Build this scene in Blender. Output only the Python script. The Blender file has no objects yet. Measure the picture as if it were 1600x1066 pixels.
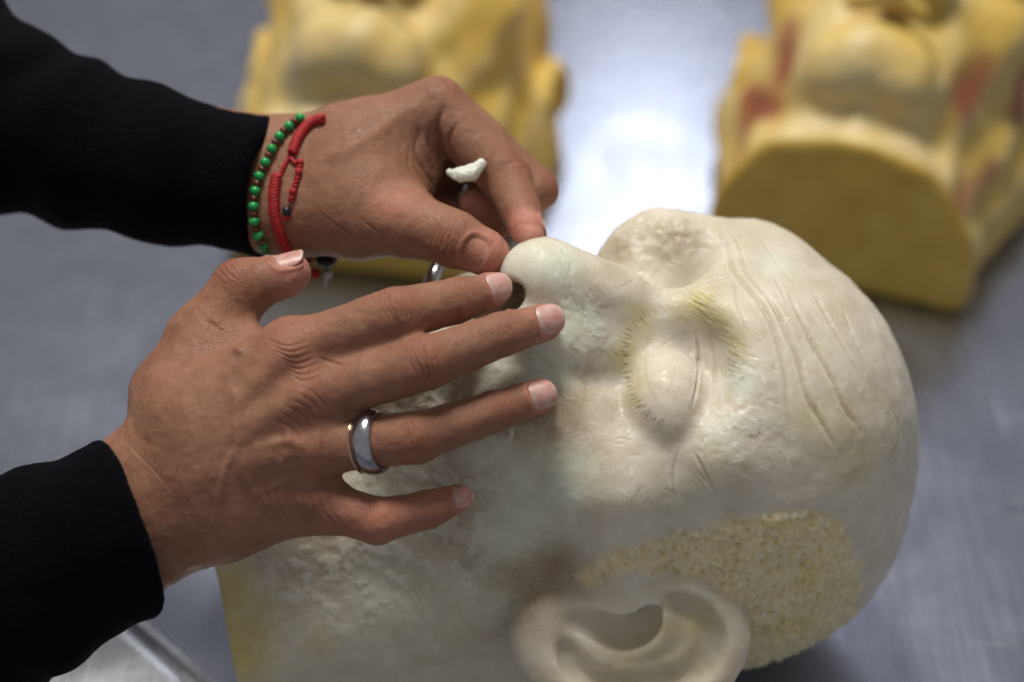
import bpy, math, time
import numpy as np
from mathutils import Vector
from mathutils.bvhtree import BVHTree
T0 = time.time()
S = bpy.context.scene
CM = 0.01                       # everything below is laid out in centimetres
TH = math.radians(40)
F_ = np.array([0, math.cos(TH), -math.sin(TH)]); R_ = np.array([1., 0, 0]); U_ = np.array([0, math.sin(TH), math.cos(TH)])
LENS, D0 = 65.0, 74.0
FPX = LENS / 36 * 1600
HEAD = np.array([0, 0, 7.3])    # centre of the wax head between the ears
CAM = HEAD - D0 * F_ - (200 * D0 / FPX) * R_ + (239 * D0 / FPX) * U_

# ---------------------------------------------------------------- camera, light
cam = bpy.data.cameras.new('camera'); camo = bpy.data.objects.new('camera', cam)
S.collection.objects.link(camo); S.camera = camo
camo.location = CAM * CM; camo.rotation_euler = (math.radians(90) - TH, 0, 0)
cam.lens = LENS; cam.sensor_width = 36; cam.clip_start = 0.02; cam.clip_end = 50
cam.dof.use_dof = True; cam.dof.focus_distance = 0.655; cam.dof.aperture_fstop = 3.4

w = bpy.data.worlds.new('World'); S.world = w; w.use_nodes = True
bg = w.node_tree.nodes['Background']
bg.inputs['Color'].default_value = (0.66, 0.65, 0.66, 1); bg.inputs['Strength'].default_value = 0.41

def area(name, loc, target, size, power, col, shape='RECTANGLE', sy=None):
    l = bpy.data.lights.new(name, 'AREA'); l.energy = power; l.color = col; l.shape = shape
    l.size = size; l.size_y = sy or size
    o = bpy.data.objects.new(name, l); S.collection.objects.link(o)
    o.location = loc
    d = Vector(target) - Vector(loc); o.rotation_euler = d.to_track_quat('-Z', 'Y').to_euler()
    return o
area('window_light', (0.22, 2.6, 2.05), (0.02, 0.1, 0.1), 0.24, 8, (0.92, 0.95, 1.0), sy=1.0)
area('ceiling_light', (-0.22, 0.60, 1.86), (0, 0.0, 0.1), 0.45, 34, (1.0, 0.95, 0.86))
S.view_settings.view_transform = 'Standard'; S.view_settings.look = 'None'
S.view_settings.exposure = 0; S.view_settings.gamma = 1

def P(px, py, d):
    """point seen at photo coordinates px,py at distance d along the view axis"""
    return CAM + d * F_ + ((px - 800) * d / FPX) * R_ + ((533 - py) * d / FPX) * U_
def on_table(px, py, z=0.0):
    v = F_ + ((px - 800) / FPX) * R_ + ((533 - py) / FPX) * U_
    return CAM + v * ((z - CAM[2]) / v[2])
def pix(p):
    q = p - CAM; d = q @ F_
    return np.stack([800 + (q @ R_) / d * FPX, 533 - (q @ U_) / d * FPX], -1)

# ---------------------------------------------------------------- noise
def _h(ix, iy, iz, s):
    n = (ix.astype(np.uint32) * np.uint32(374761393) + iy.astype(np.uint32) * np.uint32(668265263)
         + iz.astype(np.uint32) * np.uint32(2147483647 - 58) + np.uint32(s * 974711))
    n = (n ^ (n >> np.uint32(13))) * np.uint32(1274126177)
    n = (n ^ (n >> np.uint32(15))) * np.uint32(2246822519)
    return ((n ^ (n >> np.uint32(16))) & np.uint32(0xffffff)).astype(np.float32) / 16777215.0
def noise(p, sc=1.0, s=0):
    q = (p * sc).astype(np.float32); i = np.floor(q).astype(np.int64); f = q - i
    f = f * f * (3 - 2 * f); r = 0
    for a in (0, 1):
        for b in (0, 1):
            for c in (0, 1):
                wt = (f[:, 0] if a else 1 - f[:, 0]) * (f[:, 1] if b else 1 - f[:, 1]) * (f[:, 2] if c else 1 - f[:, 2])
                r = r + wt * _h(i[:, 0] + a, i[:, 1] + b, i[:, 2] + c, s)
    return r * 2 - 1
def fbm(p, sc=1.0, o=3, s=0):
    r, a, t = 0, 1, 0
    for k in range(o):
        r = r + a * noise(p, sc * 2.03 ** k, s + k * 7); t += a; a *= .55
    return r / t
def worley(p, sc, s=0):
    q = p * sc; i = np.floor(q).astype(np.int64); f = q - i
    best = np.full(len(p), 9.0); idr = np.zeros(len(p))
    for a in (-1, 0, 1):
        for b in (-1, 0, 1):
            for c in (-1, 0, 1):
                X, Y, Z = i[:, 0] + a, i[:, 1] + b, i[:, 2] + c
                dx = a + _h(X, Y, Z, s) - f[:, 0]; dy = b + _h(X, Y, Z, s + 1) - f[:, 1]; dz = c + _h(X, Y, Z, s + 2) - f[:, 2]
                d = np.sqrt(dx * dx + dy * dy + dz * dz); m = d < best
                best = np.where(m, d, best); idr = np.where(m, _h(X, Y, Z, s + 3), idr)
    return best, idr
def ss(a, b, x):
    t = np.clip((x - a) / (b - a), 0, 1); return t * t * (3 - 2 * t)

# ---------------------------------------------------------------- implicit modelling
class Clay:
    def __init__(s, lo, hi, h):
        s.lo = np.array(lo, float); s.h = h
        n = np.ceil((np.array(hi) - s.lo) / h).astype(int) + 1
        s.n = n; s.F = np.full(n, 3.0, np.float32)
        s.ax = [(s.lo[i] + h * np.arange(n[i])).astype(np.float32) for i in range(3)]
    def _reg(s, lo, hi, m):
        a = np.maximum(np.floor((lo - m - s.lo) / s.h).astype(int), 0)
        b = np.minimum(np.ceil((hi + m - s.lo) / s.h).astype(int) + 1, s.n)
        if (b <= a).any(): return None
        sl = tuple(slice(a[i], b[i]) for i in range(3))
        X = s.ax[0][sl[0]][:, None, None]; Y = s.ax[1][sl[1]][None, :, None]; Z = s.ax[2][sl[2]][None, None, :]
        return sl, X, Y, Z
    def _mix(s, sl, d, k, op):
        f = s.F[sl]
        if op == '+':
            if k > 0:
                h = np.maximum(k - np.abs(f - d), 0) / k; s.F[sl] = np.minimum(f, d) - h * h * k * .25
            else: s.F[sl] = np.minimum(f, d)
        elif op == '-':
            d = -d
            if k > 0:
                h = np.maximum(k - np.abs(f - d), 0) / k; s.F[sl] = np.maximum(f, d) + h * h * k * .25
            else: s.F[sl] = np.maximum(f, d)
    def cone(s, a, b, ra, rb, k=.3, op='+', flat=None, fs=1.0):
        a = np.array(a, float); b = np.array(b, float); R = max(ra, rb)
        g = s._reg(np.minimum(a, b) - R, np.maximum(a, b) + R, k + 3 * s.h)
        if g is None: return
        sl, X, Y, Z = g; ba = b - a; L = float(ba @ ba) + 1e-9
        px, py, pz = X - a[0], Y - a[1], Z - a[2]
        t = np.clip((px * ba[0] + py * ba[1] + pz * ba[2]) / L, 0, 1)
        px = px - t * ba[0]; py = py - t * ba[1]; pz = pz - t * ba[2]
        if flat is not None:
            q = px * flat[0] + py * flat[1] + pz * flat[2]
            d = np.sqrt(px * px + py * py + pz * pz + q * q * (1 / fs ** 2 - 1))
        else: d = np.sqrt(px * px + py * py + pz * pz)
        s._mix(sl, d - (ra + (rb - ra) * t), k, op)
    def chain(s, pts, k=.3, op='+', flat=None, fs=1.0):
        for a, b in zip(pts[:-1], pts[1:]): s.cone(a[0], b[0], a[1], b[1], k, op, flat, fs)
    def ell(s, c, r, k=.3, op='+', M=None):
        c = np.array(c, float); r = np.array(r, float); R = np.full(3, r.max())
        g = s._reg(c - R, c + R, k + 3 * s.h)
        if g is None: return
        sl, X, Y, Z = g; x, y, z = X - c[0], Y - c[1], Z - c[2]
        if M is not None: x, y, z = (M[i][0] * x + M[i][1] * y + M[i][2] * z for i in range(3))
        k0 = np.sqrt((x / r[0]) ** 2 + (y / r[1]) ** 2 + (z / r[2]) ** 2) + 1e-6
        k1 = np.sqrt((x / r[0] ** 2) ** 2 + (y / r[1] ** 2) ** 2 + (z / r[2] ** 2) ** 2) + 1e-6
        s._mix(sl, k0 * (k0 - 1) / k1, k, op)
    def cut(s, p, n, k=.1):
        """keep the side the normal points away from"""
        n = np.array(n, float); n /= np.linalg.norm(n)
        d = ((s.ax[0] - p[0]) * n[0])[:, None, None] + ((s.ax[1] - p[1]) * n[1])[None, :, None] + ((s.ax[2] - p[2]) * n[2])[None, None, :]
        h = np.maximum(k - np.abs(s.F - d), 0) / k
        s.F = np.maximum(s.F, d) + h * h * k * .25
    def mesh(s):
        F = s.F; n = s.n; sg = F < 0
        c = np.zeros(n - 1, np.int8)
        offs = [(i, j, k) for i in (0, 1) for j in (0, 1) for k in (0, 1)]
        for i, j, k in offs: c += sg[i:n[0] - 1 + i, j:n[1] - 1 + j, k:n[2] - 1 + k]
        I, J, K = np.nonzero((c > 0) & (c < 8))
        v = {o: F[I + o[0], J + o[1], K + o[2]] for o in offs}
        acc = np.zeros((len(I), 3)); cnt = np.zeros(len(I))
        for o in offs:
            for ax in range(3):
                if o[ax]: continue
                o2 = list(o); o2[ax] = 1; o2 = tuple(o2)
                m = (v[o] < 0) != (v[o2] < 0)
                t = np.where(m, v[o] / np.where(m, v[o] - v[o2], 1), 0)
                p = np.array(o, float)[None, :].repeat(len(I), 0); p[:, ax] = t
                acc += p * m[:, None]; cnt += m
        V = s.lo + (np.stack([I, J, K], 1) + acc / cnt[:, None]) * s.h
        idx = np.full(n - 1, -1, np.int32); idx[I, J, K] = np.arange(len(I))
        Q = []
        for ax in range(3):
            a, b = (ax + 1) % 3, (ax + 2) % 3
            s0 = [slice(None)] * 3; s1 = [slice(None)] * 3; s0[ax] = slice(0, -1); s1[ax] = slice(1, None)
            x = sg[tuple(s0)] != sg[tuple(s1)]
            E = np.stack(np.nonzero(x), 1)
            E = E[(E[:, a] > 0) & (E[:, b] > 0) & (E[:, a] < n[a] - 1) & (E[:, b] < n[b] - 1)]
            ins = sg[E[:, 0], E[:, 1], E[:, 2]]
            def g(da, db):
                e = E.copy(); e[:, a] -= da; e[:, b] -= db; return idx[e[:, 0], e[:, 1], e[:, 2]]
            q = np.stack([g(1, 1), g(0, 1), g(0, 0), g(1, 0)], 1)
            q[~ins] = q[~ins][:, ::-1]
            Q.append(q)
        Q = np.concatenate(Q); Q = Q[(Q >= 0).all(1)]
        return V, Q
def smooth(V, Q, it=2, a=.5):
    e = np.concatenate([Q[:, [0, 1]], Q[:, [1, 2]], Q[:, [2, 3]], Q[:, [3, 0]]])
    n = len(V); c = np.bincount(e[:, 0], minlength=n)
    c = np.maximum(c, 1)
    for _ in range(it):
        m = np.stack([np.bincount(e[:, 0], V[e[:, 1], k], n) for k in range(3)], 1) / c[:, None]
        V = V + a * (m - V)
    return V

def raw(name, V, Q):
    me = bpy.data.meshes.new(name); V = np.asarray(V); Q = np.asarray(Q)
    me.vertices.add(len(V)); me.vertices.foreach_set('co', (V * CM).astype(np.float32).ravel())
    k = Q.shape[1]
    me.loops.add(Q.size); me.loops.foreach_set('vertex_index', Q.astype(np.int32).ravel())
    me.polygons.add(len(Q)); me.polygons.foreach_set('loop_start', (np.arange(len(Q)) * k).astype(np.int32))
    me.update(calc_edges=True); me.validate()
    me.polygons.foreach_set('use_smooth', np.ones(len(me.polygons), bool))
    return me
def verts(me):
    a = np.empty(len(me.vertices) * 3, np.float32); me.vertices.foreach_get('co', a); return a.reshape(-1, 3).astype(float) / CM
def norms(me):
    a = np.empty(len(me.vertices) * 3, np.float32); me.vertices.foreach_get('normal', a); return a.reshape(-1, 3).astype(float)
def setv(me, V):
    me.vertices.foreach_set('co', (V * CM).astype(np.float32).ravel()); me.update()
def subdivide(me, lv=1):
    o = bpy.data.objects.new('tmp', me); S.collection.objects.link(o)
    m = o.modifiers.new('s', 'SUBSURF'); m.levels = lv; m.render_levels = lv
    dg = bpy.context.evaluated_depsgraph_get(); r = bpy.data.meshes.new_from_object(o.evaluated_get(dg))
    bpy.data.objects.remove(o); return r
def paint(me, C, name='tint'):
    a = me.attributes.new(name, 'FLOAT_COLOR', 'POINT')
    C = np.concatenate([C, np.ones((len(C), 1))], 1) if C.shape[1] == 3 else C
    a.data.foreach_set('color', C.astype(np.float32).ravel())
def bvh(me): return BVHTree.FromPolygons([v.co[:] for v in me.vertices], [p.vertices[:] for p in me.polygons])
def cast(t, px, py):
    v = F_ + ((px - 800) / FPX) * R_ + ((533 - py) / FPX) * U_
    h = t.ray_cast(Vector(CAM * CM), Vector(v).normalized())
    return (np.array(h[0]) / CM, np.array(h[1])) if h[0] is not None else (None, None)
def cast_line(t, pts, n=14):
    """smooth line through photo points, laid on the surface as a 3-D polyline"""
    pts = np.array(pts, float); q = catmull(pts, n); out = []
    for x, y in q:
        h, _ = cast(t, x, y)
        if h is not None: out.append(h)
    return np.array(out)
def catmull(P_, n=10):
    P_ = np.array(P_, float)
    if len(P_) == 2: return P_[0] + (P_[1] - P_[0]) * np.linspace(0, 1, n)[:, None]
    E = np.concatenate([[2 * P_[0] - P_[1]], P_, [2 * P_[-1] - P_[-2]]]); o = []
    for i in range(1, len(E) - 2):
        for t in np.linspace(0, 1, n, endpoint=(i == len(E) - 3)):
            a, b, c, d = E[i - 1], E[i], E[i + 1], E[i + 2]
            o.append(.5 * (2 * b + (c - a) * t + (2 * a - 5 * b + 4 * c - d) * t * t + (3 * b - a - 3 * c + d) * t ** 3))
    return np.array(o)
def line_dist(V, L, R):
    """distance to a polyline and the position along it; 9 beyond R"""
    D = np.full(len(V), 9.0); T = np.zeros(len(V)); A = np.zeros(len(V))
    if len(L) < 2: return D, T
    m = np.nonzero(((V > L.min(0) - R) & (V < L.max(0) + R)).all(1))[0]
    if not len(m): return D, T
    W = V[m]; dd = np.full(len(m), 9.0); tt = np.zeros(len(m)); n = len(L) - 1
    for i in range(n):
        a, ba = L[i], L[i + 1] - L[i]; t = np.clip(((W - a) @ ba) / (ba @ ba + 1e-9), 0, 1)
        d = np.linalg.norm(W - a - t[:, None] * ba, axis=1); k = d < dd
        dd = np.where(k, d, dd); tt = np.where(k, (i + t) / n, tt)
    D[m] = dd; T[m] = tt
    return D, T

# ---------------------------------------------------------------- objects
def tag(o, label=None, cat=None, group=None, kind=None):
    if label: o['label'] = label
    if cat: o['category'] = cat
    if group: o['group'] = group
    if kind: o['kind'] = kind
    return o
def link(name, me, mat=None, parent=None):
    o = bpy.data.objects.new(name, me); S.collection.objects.link(o)
    if mat: me.materials.clear(); me.materials.append(mat)
    if parent is not None: o.parent = parent; o.matrix_parent_inverse = parent.matrix_world.inverted()
    return o
def empty(name, loc):
    o = bpy.data.objects.new(name, None); S.collection.objects.link(o); o.empty_display_size = .02
    o.location = np.array(loc) * CM; bpy.context.view_layer.update(); return o
def tube(name, L, r, mat, parent=None, seg=10, cap=True):
    L = np.array(L, float); n = len(L); r = np.full(n, r) if np.isscalar(r) else np.array(r)
    T = np.gradient(L, axis=0); T /= np.linalg.norm(T, axis=1)[:, None]
    u = np.cross(T[0], [0, 0, 1.]);
    if np.linalg.norm(u) < .1: u = np.cross(T[0], [0, 1., 0])
    V = []; 
    for i in range(n):
        u = u - (u @ T[i]) * T[i]; u /= np.linalg.norm(u); v = np.cross(T[i], u)
        a = np.linspace(0, 2 * np.pi, seg, endpoint=False)
        V.append(L[i] + r[i] * (np.cos(a)[:, None] * u + np.sin(a)[:, None] * v))
    V = np.concatenate(V); Q = []
    for i in range(n - 1):
        for j in range(seg):
            k = (j + 1) % seg; Q.append((i * seg + j, i * seg + k, (i + 1) * seg + k, (i + 1) * seg + j))
    me = bpy.data.meshes.new(name)
    F2 = [tuple(q) for q in Q]
    if cap: F2 += [tuple(range(seg))[::-1], tuple((n - 1) * seg + j for j in range(seg))]
    me.from_pydata([tuple(x) for x in V * CM], [], F2); me.polygons.foreach_set('use_smooth', [True] * len(F2)); me.update()
    return link(name, me, mat, parent)

# ---------------------------------------------------------------- materials
class NT:
    def __init__(s, name):
        s.m = bpy.data.materials.new(name); s.m.use_nodes = True; s.t = s.m.node_tree; s.N = s.t.nodes
        s.b = s.N['Principled BSDF']; s.out = s.N['Material Output']
        s.co = s.N.new('ShaderNodeTexCoord').outputs['Object']
    def n(s, kind, **kw):
        x = s.N.new('ShaderNode' + kind)
        for k, v in kw.items():
            if hasattr(x, k) and not k[0].isupper(): setattr(x, k, v)
            else: s.set(x, k.replace('_', ' '), v)
        return x
    def set(s, x, k, v):
        i = x.inputs[int(k[1:])] if k[0] == 'i' and k[1:].isdigit() else x.inputs[k]
        if isinstance(v, bpy.types.NodeSocket): s.t.links.new(v, i)
        else: i.default_value = v
    def tex(s, kind, scale, vec=None, **kw):
        x = s.n('Tex' + kind, **kw)
        s.set(x, 'Scale', scale); s.set(x, 'Vector', vec or s.co); return x
    def map(s, scale, rot=(0, 0, 0)):
        x = s.N.new('ShaderNodeMapping'); x.inputs['Scale'].default_value = scale; x.inputs['Rotation'].default_value = rot
        s.t.links.new(s.co, x.inputs['Vector']); return x.outputs[0]
    def rng(s, v, a, b, c, d):
        x = s.N.new('ShaderNodeMapRange'); s.t.links.new(v, x.inputs[0])
        for i, q in enumerate((a, b, c, d)): x.inputs[i + 1].default_value = q
        return x.outputs[0]
    def math(s, op, a, b=0.0):
        x = s.N.new('ShaderNodeMath'); x.operation = op
        for i, q in enumerate((a, b)):
            if isinstance(q, bpy.types.NodeSocket): s.t.links.new(q, x.inputs[i])
            else: x.inputs[i].default_value = q
        return x.outputs[0]
    def mix(s, f, a, b, blend='MIX'):
        x = s.N.new('ShaderNodeMix'); x.data_type = 'RGBA'; x.blend_type = blend
        for k, q in ((0, f), (6, a), (7, b)):
            if isinstance(q, bpy.types.NodeSocket): s.t.links.new(q, x.inputs[k])
            else: x.inputs[k].default_value = (*q, 1) if isinstance(q, tuple) and len(q) == 3 else q
        return x.outputs[2]
    def bump(s, h, dist, strength=1.0, prev=None):
        x = s.N.new('ShaderNodeBump'); x.inputs['Distance'].default_value = dist; x.inputs['Strength'].default_value = strength
        s.t.links.new(h, x.inputs['Height'])
        if prev is not None: s.t.links.new(prev, x.inputs['Normal'])
        return x.outputs[0]
    def attr(s, name='tint'):
        x = s.N.new('ShaderNodeAttribute'); x.attribute_name = name; return x.outputs['Color']
    def P(s, **kw):
        for k, v in kw.items():
            k = k.replace('_', ' ')
            if isinstance(v, bpy.types.NodeSocket): s.t.links.new(v, s.b.inputs[k])
            else: s.b.inputs[k].default_value = (*v, 1) if isinstance(v, tuple) and len(v) == 3 and k != 'Subsurface Radius' else v
        return s.m

def mat_wax(name, sss=.35, rough=.42, bump=1.0):
    m = NT(name); c = m.attr()
    n1 = m.tex('Noise', 90, Detail=6.0, Roughness=.65).outputs[0]
    n2 = m.tex('Noise', 900, Detail=3.0).outputs[0]
    sc = m.tex('Noise', 1.0, vec=m.map((2600, 340, 900), (.3, .2, .5)), Detail=2.0, Distortion=1.5).outputs[0]
    sc2 = m.tex('Noise', 1.0, vec=m.map((300, 1500, 2300), (.8, .1, -.4)), Detail=2.0, Distortion=2.0).outputs[0]
    fz = m.math('MAXIMUM', m.rng(sc, .55, .72, 0, 1), m.rng(sc2, .57, .72, 0, 1))
    c2 = m.mix(m.rng(n1, .3, .7, 0, 1), m.mix(1.0, c, (.84, .81, .74), 'MULTIPLY'), c)
    c3 = m.mix(m.math('MULTIPLY', fz, .38), c2, (.82, .82, .78))
    b = m.bump(n1, .0006 * bump, .6); b = m.bump(n2, .00016 * bump, .6, b); b = m.bump(fz, .00025 * bump, .5, b)
    return m.P(Base_Color=c3, Roughness=m.rng(n1, .3, .7, rough - .08, rough + .16), Normal=b, Subsurface_Weight=sss,
               Subsurface_Radius=(1.0, .8, .5), Subsurface_Scale=.012, IOR=1.44)
WAX = mat_wax('translucent_wax', sss=.7, rough=.33, bump=.75)
def mat_plain_wax():
    m = NT('yellow_wax'); c = m.attr(); n1 = m.tex('Noise', 60, Detail=5.0).outputs[0]
    c2 = m.mix(m.rng(n1, .3, .7, 0, 1), m.mix(1.0, c, (.85, .8, .7), 'MULTIPLY'), c)
    return m.P(Base_Color=c2, Roughness=.5, Normal=m.bump(n1, .001, .5), Subsurface_Weight=.1, Subsurface_Radius=(1., .7, .3), Subsurface_Scale=.004)
YWAX = mat_plain_wax()
def mat_skin():
    m = NT('skin'); c = m.attr()
    v1 = m.tex('Voronoi', 1.0, vec=m.map((1250, 1250, 1250)), feature='DISTANCE_TO_EDGE').outputs[0]
    v2 = m.tex('Voronoi', 1.0, vec=m.map((520, 900, 700), (.4, .3, .7)), feature='DISTANCE_TO_EDGE').outputs[0]
    n1 = m.tex('Noise', 160, Detail=5.0, Roughness=.6).outputs[0]; n2 = m.tex('Noise', 2400, Detail=2.0).outputs[0]
    pore = m.math('MINIMUM', m.rng(v1, 0, .12, 0, 1), m.rng(v2, 0, .10, .2, 1))
    c2 = m.mix(m.rng(n1, .3, .7, 0, 1), m.mix(1.0, c, (.86, .80, .78), 'MULTIPLY'), m.mix(1.0, c, (1.07, 1.05, 1.05), 'MULTIPLY'))
    c3 = m.mix(m.rng(pore, 0, 1, .16, 0), c2, m.mix(1.0, c2, (.7, .6, .55), 'MULTIPLY'))
    b = m.bump(pore, .00009, .8); b = m.bump(n1, .0004, .35, b); b = m.bump(n2, .00005, .6, b)
    return m.P(Base_Color=c3, Roughness=m.rng(n1, .3, .7, .38, .54), Normal=b, Subsurface_Weight=.16,
               Subsurface_Radius=(1.0, .32, .16), Subsurface_Scale=.006, IOR=1.4, Specular_IOR_Level=.45)
SKIN = mat_skin()
def mat_nail():
    m = NT('fingernail'); c = m.attr(); n1 = m.tex('Noise', 300, Detail=3.0).outputs[0]
    return m.P(Base_Color=m.mix(m.rng(n1, .4, .6, 0, .25), c, (.80, .66, .62)), Roughness=.38, Normal=m.bump(n1, .0001, .4),
               Subsurface_Weight=.25, Subsurface_Radius=(1.0, .5, .4), Subsurface_Scale=.003)
NAIL = mat_nail()
def mat_knit():
    m = NT('black_knit')
    wv = m.tex('Noise', 1.0, vec=m.map((900, 900, 250), (.2, .5, .2)), Detail=3.0).outputs[0]
    n1 = m.tex('Noise', 1600, Detail=2.0).outputs[0]; n2 = m.tex('Noise', 25, Detail=3.0).outputs[0]
    b = m.bump(wv, .0008, .7); b = m.bump(n1, .0004, .7, b)
    return m.P(Base_Color=m.mix(m.rng(n1, .35, .7, 0, 1), (.0014, .0015, .0026), (.004, .0042, .006)), Roughness=.9, Normal=b,
               Specular_IOR_Level=.04, Sheen_Weight=.025, Sheen_Roughness=.4, Sheen_Tint=(.5, .6, .9, 1))
KNIT = mat_knit()
def mat_steel(name='brushed_steel', col=(.36, .385, .47), rough=.235):
    m = NT(name)
    a = m.tex('Noise', 1.0, vec=m.map((700, 14, 20), (0, 0, .12)), Detail=4.0, Roughness=.7).outputs[0]
    b_ = m.tex('Noise', 1.0, vec=m.map((16, 520, 20), (0, 0, .7)), Detail=3.0, Roughness=.7).outputs[0]
    c = m.tex('Noise', 7, Detail=4.0).outputs[0]; sm = m.tex('Noise', 24, Detail=5.0, Distortion=1.0).outputs[0]
    s1 = m.rng(m.tex('Noise', 1.0, vec=m.map((420, 9, 9), (0, 0, .35)), Detail=1.0).outputs[0], .70, .78, 0, 1)
    s2 = m.rng(m.tex('Noise', 1.0, vec=m.map((9, 330, 9), (0, 0, .55)), Detail=1.0).outputs[0], .71, .78, 0, 1)
    scr = m.math('MAXIMUM', s1, s2)
    col2 = m.mix(m.rng(c, .3, .7, 0, .25), col, (.30, .31, .41))
    col3 = m.mix(m.math('MULTIPLY', scr, .7), col2, (.62, .64, .72))
    r = m.math('ADD', m.rng(a, .3, .7, rough - .04, rough + .06), m.rng(sm, .3, .7, -.03, .05))
    bp = m.bump(a, .00010, .35); bp = m.bump(b_, .00008, .3, bp); bp = m.bump(scr, .00008, .5, bp)
    return m.P(Base_Color=col3, Metallic=.94, Roughness=r, Normal=bp)
STEEL = mat_steel()
def simple(name, col, rough=.5, metal=0., **kw):
    m = NT(name); n = m.tex('Noise', 500, Detail=3.0).outputs[0]
    dark = tuple(x * .72 for x in col)
    return m.P(Base_Color=m.mix(m.rng(n, .35, .65, 0, 1), dark, col), Roughness=rough, Metallic=metal, Normal=m.bump(n, .0001, .4), **kw)

# ---------------------------------------------------------------- the wax head
def head_base(g, near=True):
    c, e = g.cone, g.ell
    e((2.9, 0, 1.2), (7.8, 7.3, 8.3), 0)                       # skull
    e((3.6, 0.3, 4.6), (6.4, 6.9, 6.2), 1.5)                     # forehead
    e((-3.2, 0, 3.0), (6.8, 6.0, 5.8), 1.5)                    # face
    for s in (-1, 1):
        c((-1.0, s * 6.3, 0.0), (-6.0, s * 5.2, 0.6), 1.5, 1.4, 1.5)
        c((-6.0, s * 5.2, 0.6), (-9.4, s * 1.6, 7.0), 1.4, 1.5, 1.5)  # jaw
        e((-1.4, s * 4.7, 5.4), (2.4, 2.3, 2.2), 1.5)          # cheekbone
        c((-1.4, s * 5.0, 5.2), (-.6, s * 7.0, 1.6), 1.0, .8, 1.5)
        e((-4.6, s * 3.1, 7.0), (2.6, 2.2, 2.0), 1.6)          # cheek
        c((2.4, s * 5.0, 7.0), (2.6, s * 1.6, 9.6), 1.0, .85, 1.3)      # brow ridge
    e((-8.9, 0, 7.9), (1.6, 2.2, 1.6), 1.2)                    # chin
    c((-4, 0, -1.0), (-19, 0, -1.2), 5.9, 6.2, 2.5)            # neck
    c((-7, -5, -1), (-18, -5.2, -3.4), 1.6, 3.0, 1.6); c((-4, -4.0, -4.0), (-18, -4.0, -4.6), 3.2, 3.3, 1.2); c((-7, 5, -1), (-18, 4.6, -2.4), 1.6, 3.0, 1.6)
    e((-6.0, 0, 8.7), (2.2, 3.0, 1.4), 1.2)                    # muzzle
def face_parts(g):
    c, e = g.cone, g.ell
    for s in (-1, 1):
        e((0.8, s * 3.3, 9.75), (2.0, 2.4, 1.8), 1.2, '-')     # sockets
        e((0.40, s * 3.05, 7.74), (1.5, 2.15, 1.75), .35)      # lids over the eyes
    c((1.4, 0, 8.0), (-1.4, 0, 10.0), .75, 1.1, 1.1)           # nose bridge
    c((-1.4, 0, 9.9), (-4.0, 0, 10.85), 1.3, 1.6, .5)
    for s in (-1, 1):
        c((-.5, s * .9, 8.4), (-3.4, s * 1.5, 9.3), 1.1, 1.4, .8)
        e((-4.4, s * 1.75, 9.4), (1.35, 1.05, 1.4), .4)         # wings
    c((-5.5, -2.0, 8.9), (-5.9, 0, 9.9), .45, .65, .5); c((-5.9, 0, 9.9), (-5.5, 2.0, 8.9), .65, .45, .5)
    c((-6.9, -1.9, 8.9), (-6.8, 0, 9.7), .5, .7, .4); c((-6.8, 0, 9.7), (-6.9, 1.9, 8.9), .7, .5, .4)
    c((-6.3, -2.4, 9.2), (-6.3, 2.4, 9.2), .25, .25, .2, '-')
    for s in (-1, 1): c((-5.9, s * 1.0, 9.9), (-4.3, s * 1.0, 10.2), .6, .55, .25, '-')   # nostrils
def smooth_chain(g, pts, k, op='+'):
    q = catmull(pts, 5); g.chain([(Hd(a[0], a[1], a[2]), max(a[3], .08)) for a in q], k, op)
def Hd(px, py, d): return P(px, py, d) - HEAD

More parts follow.
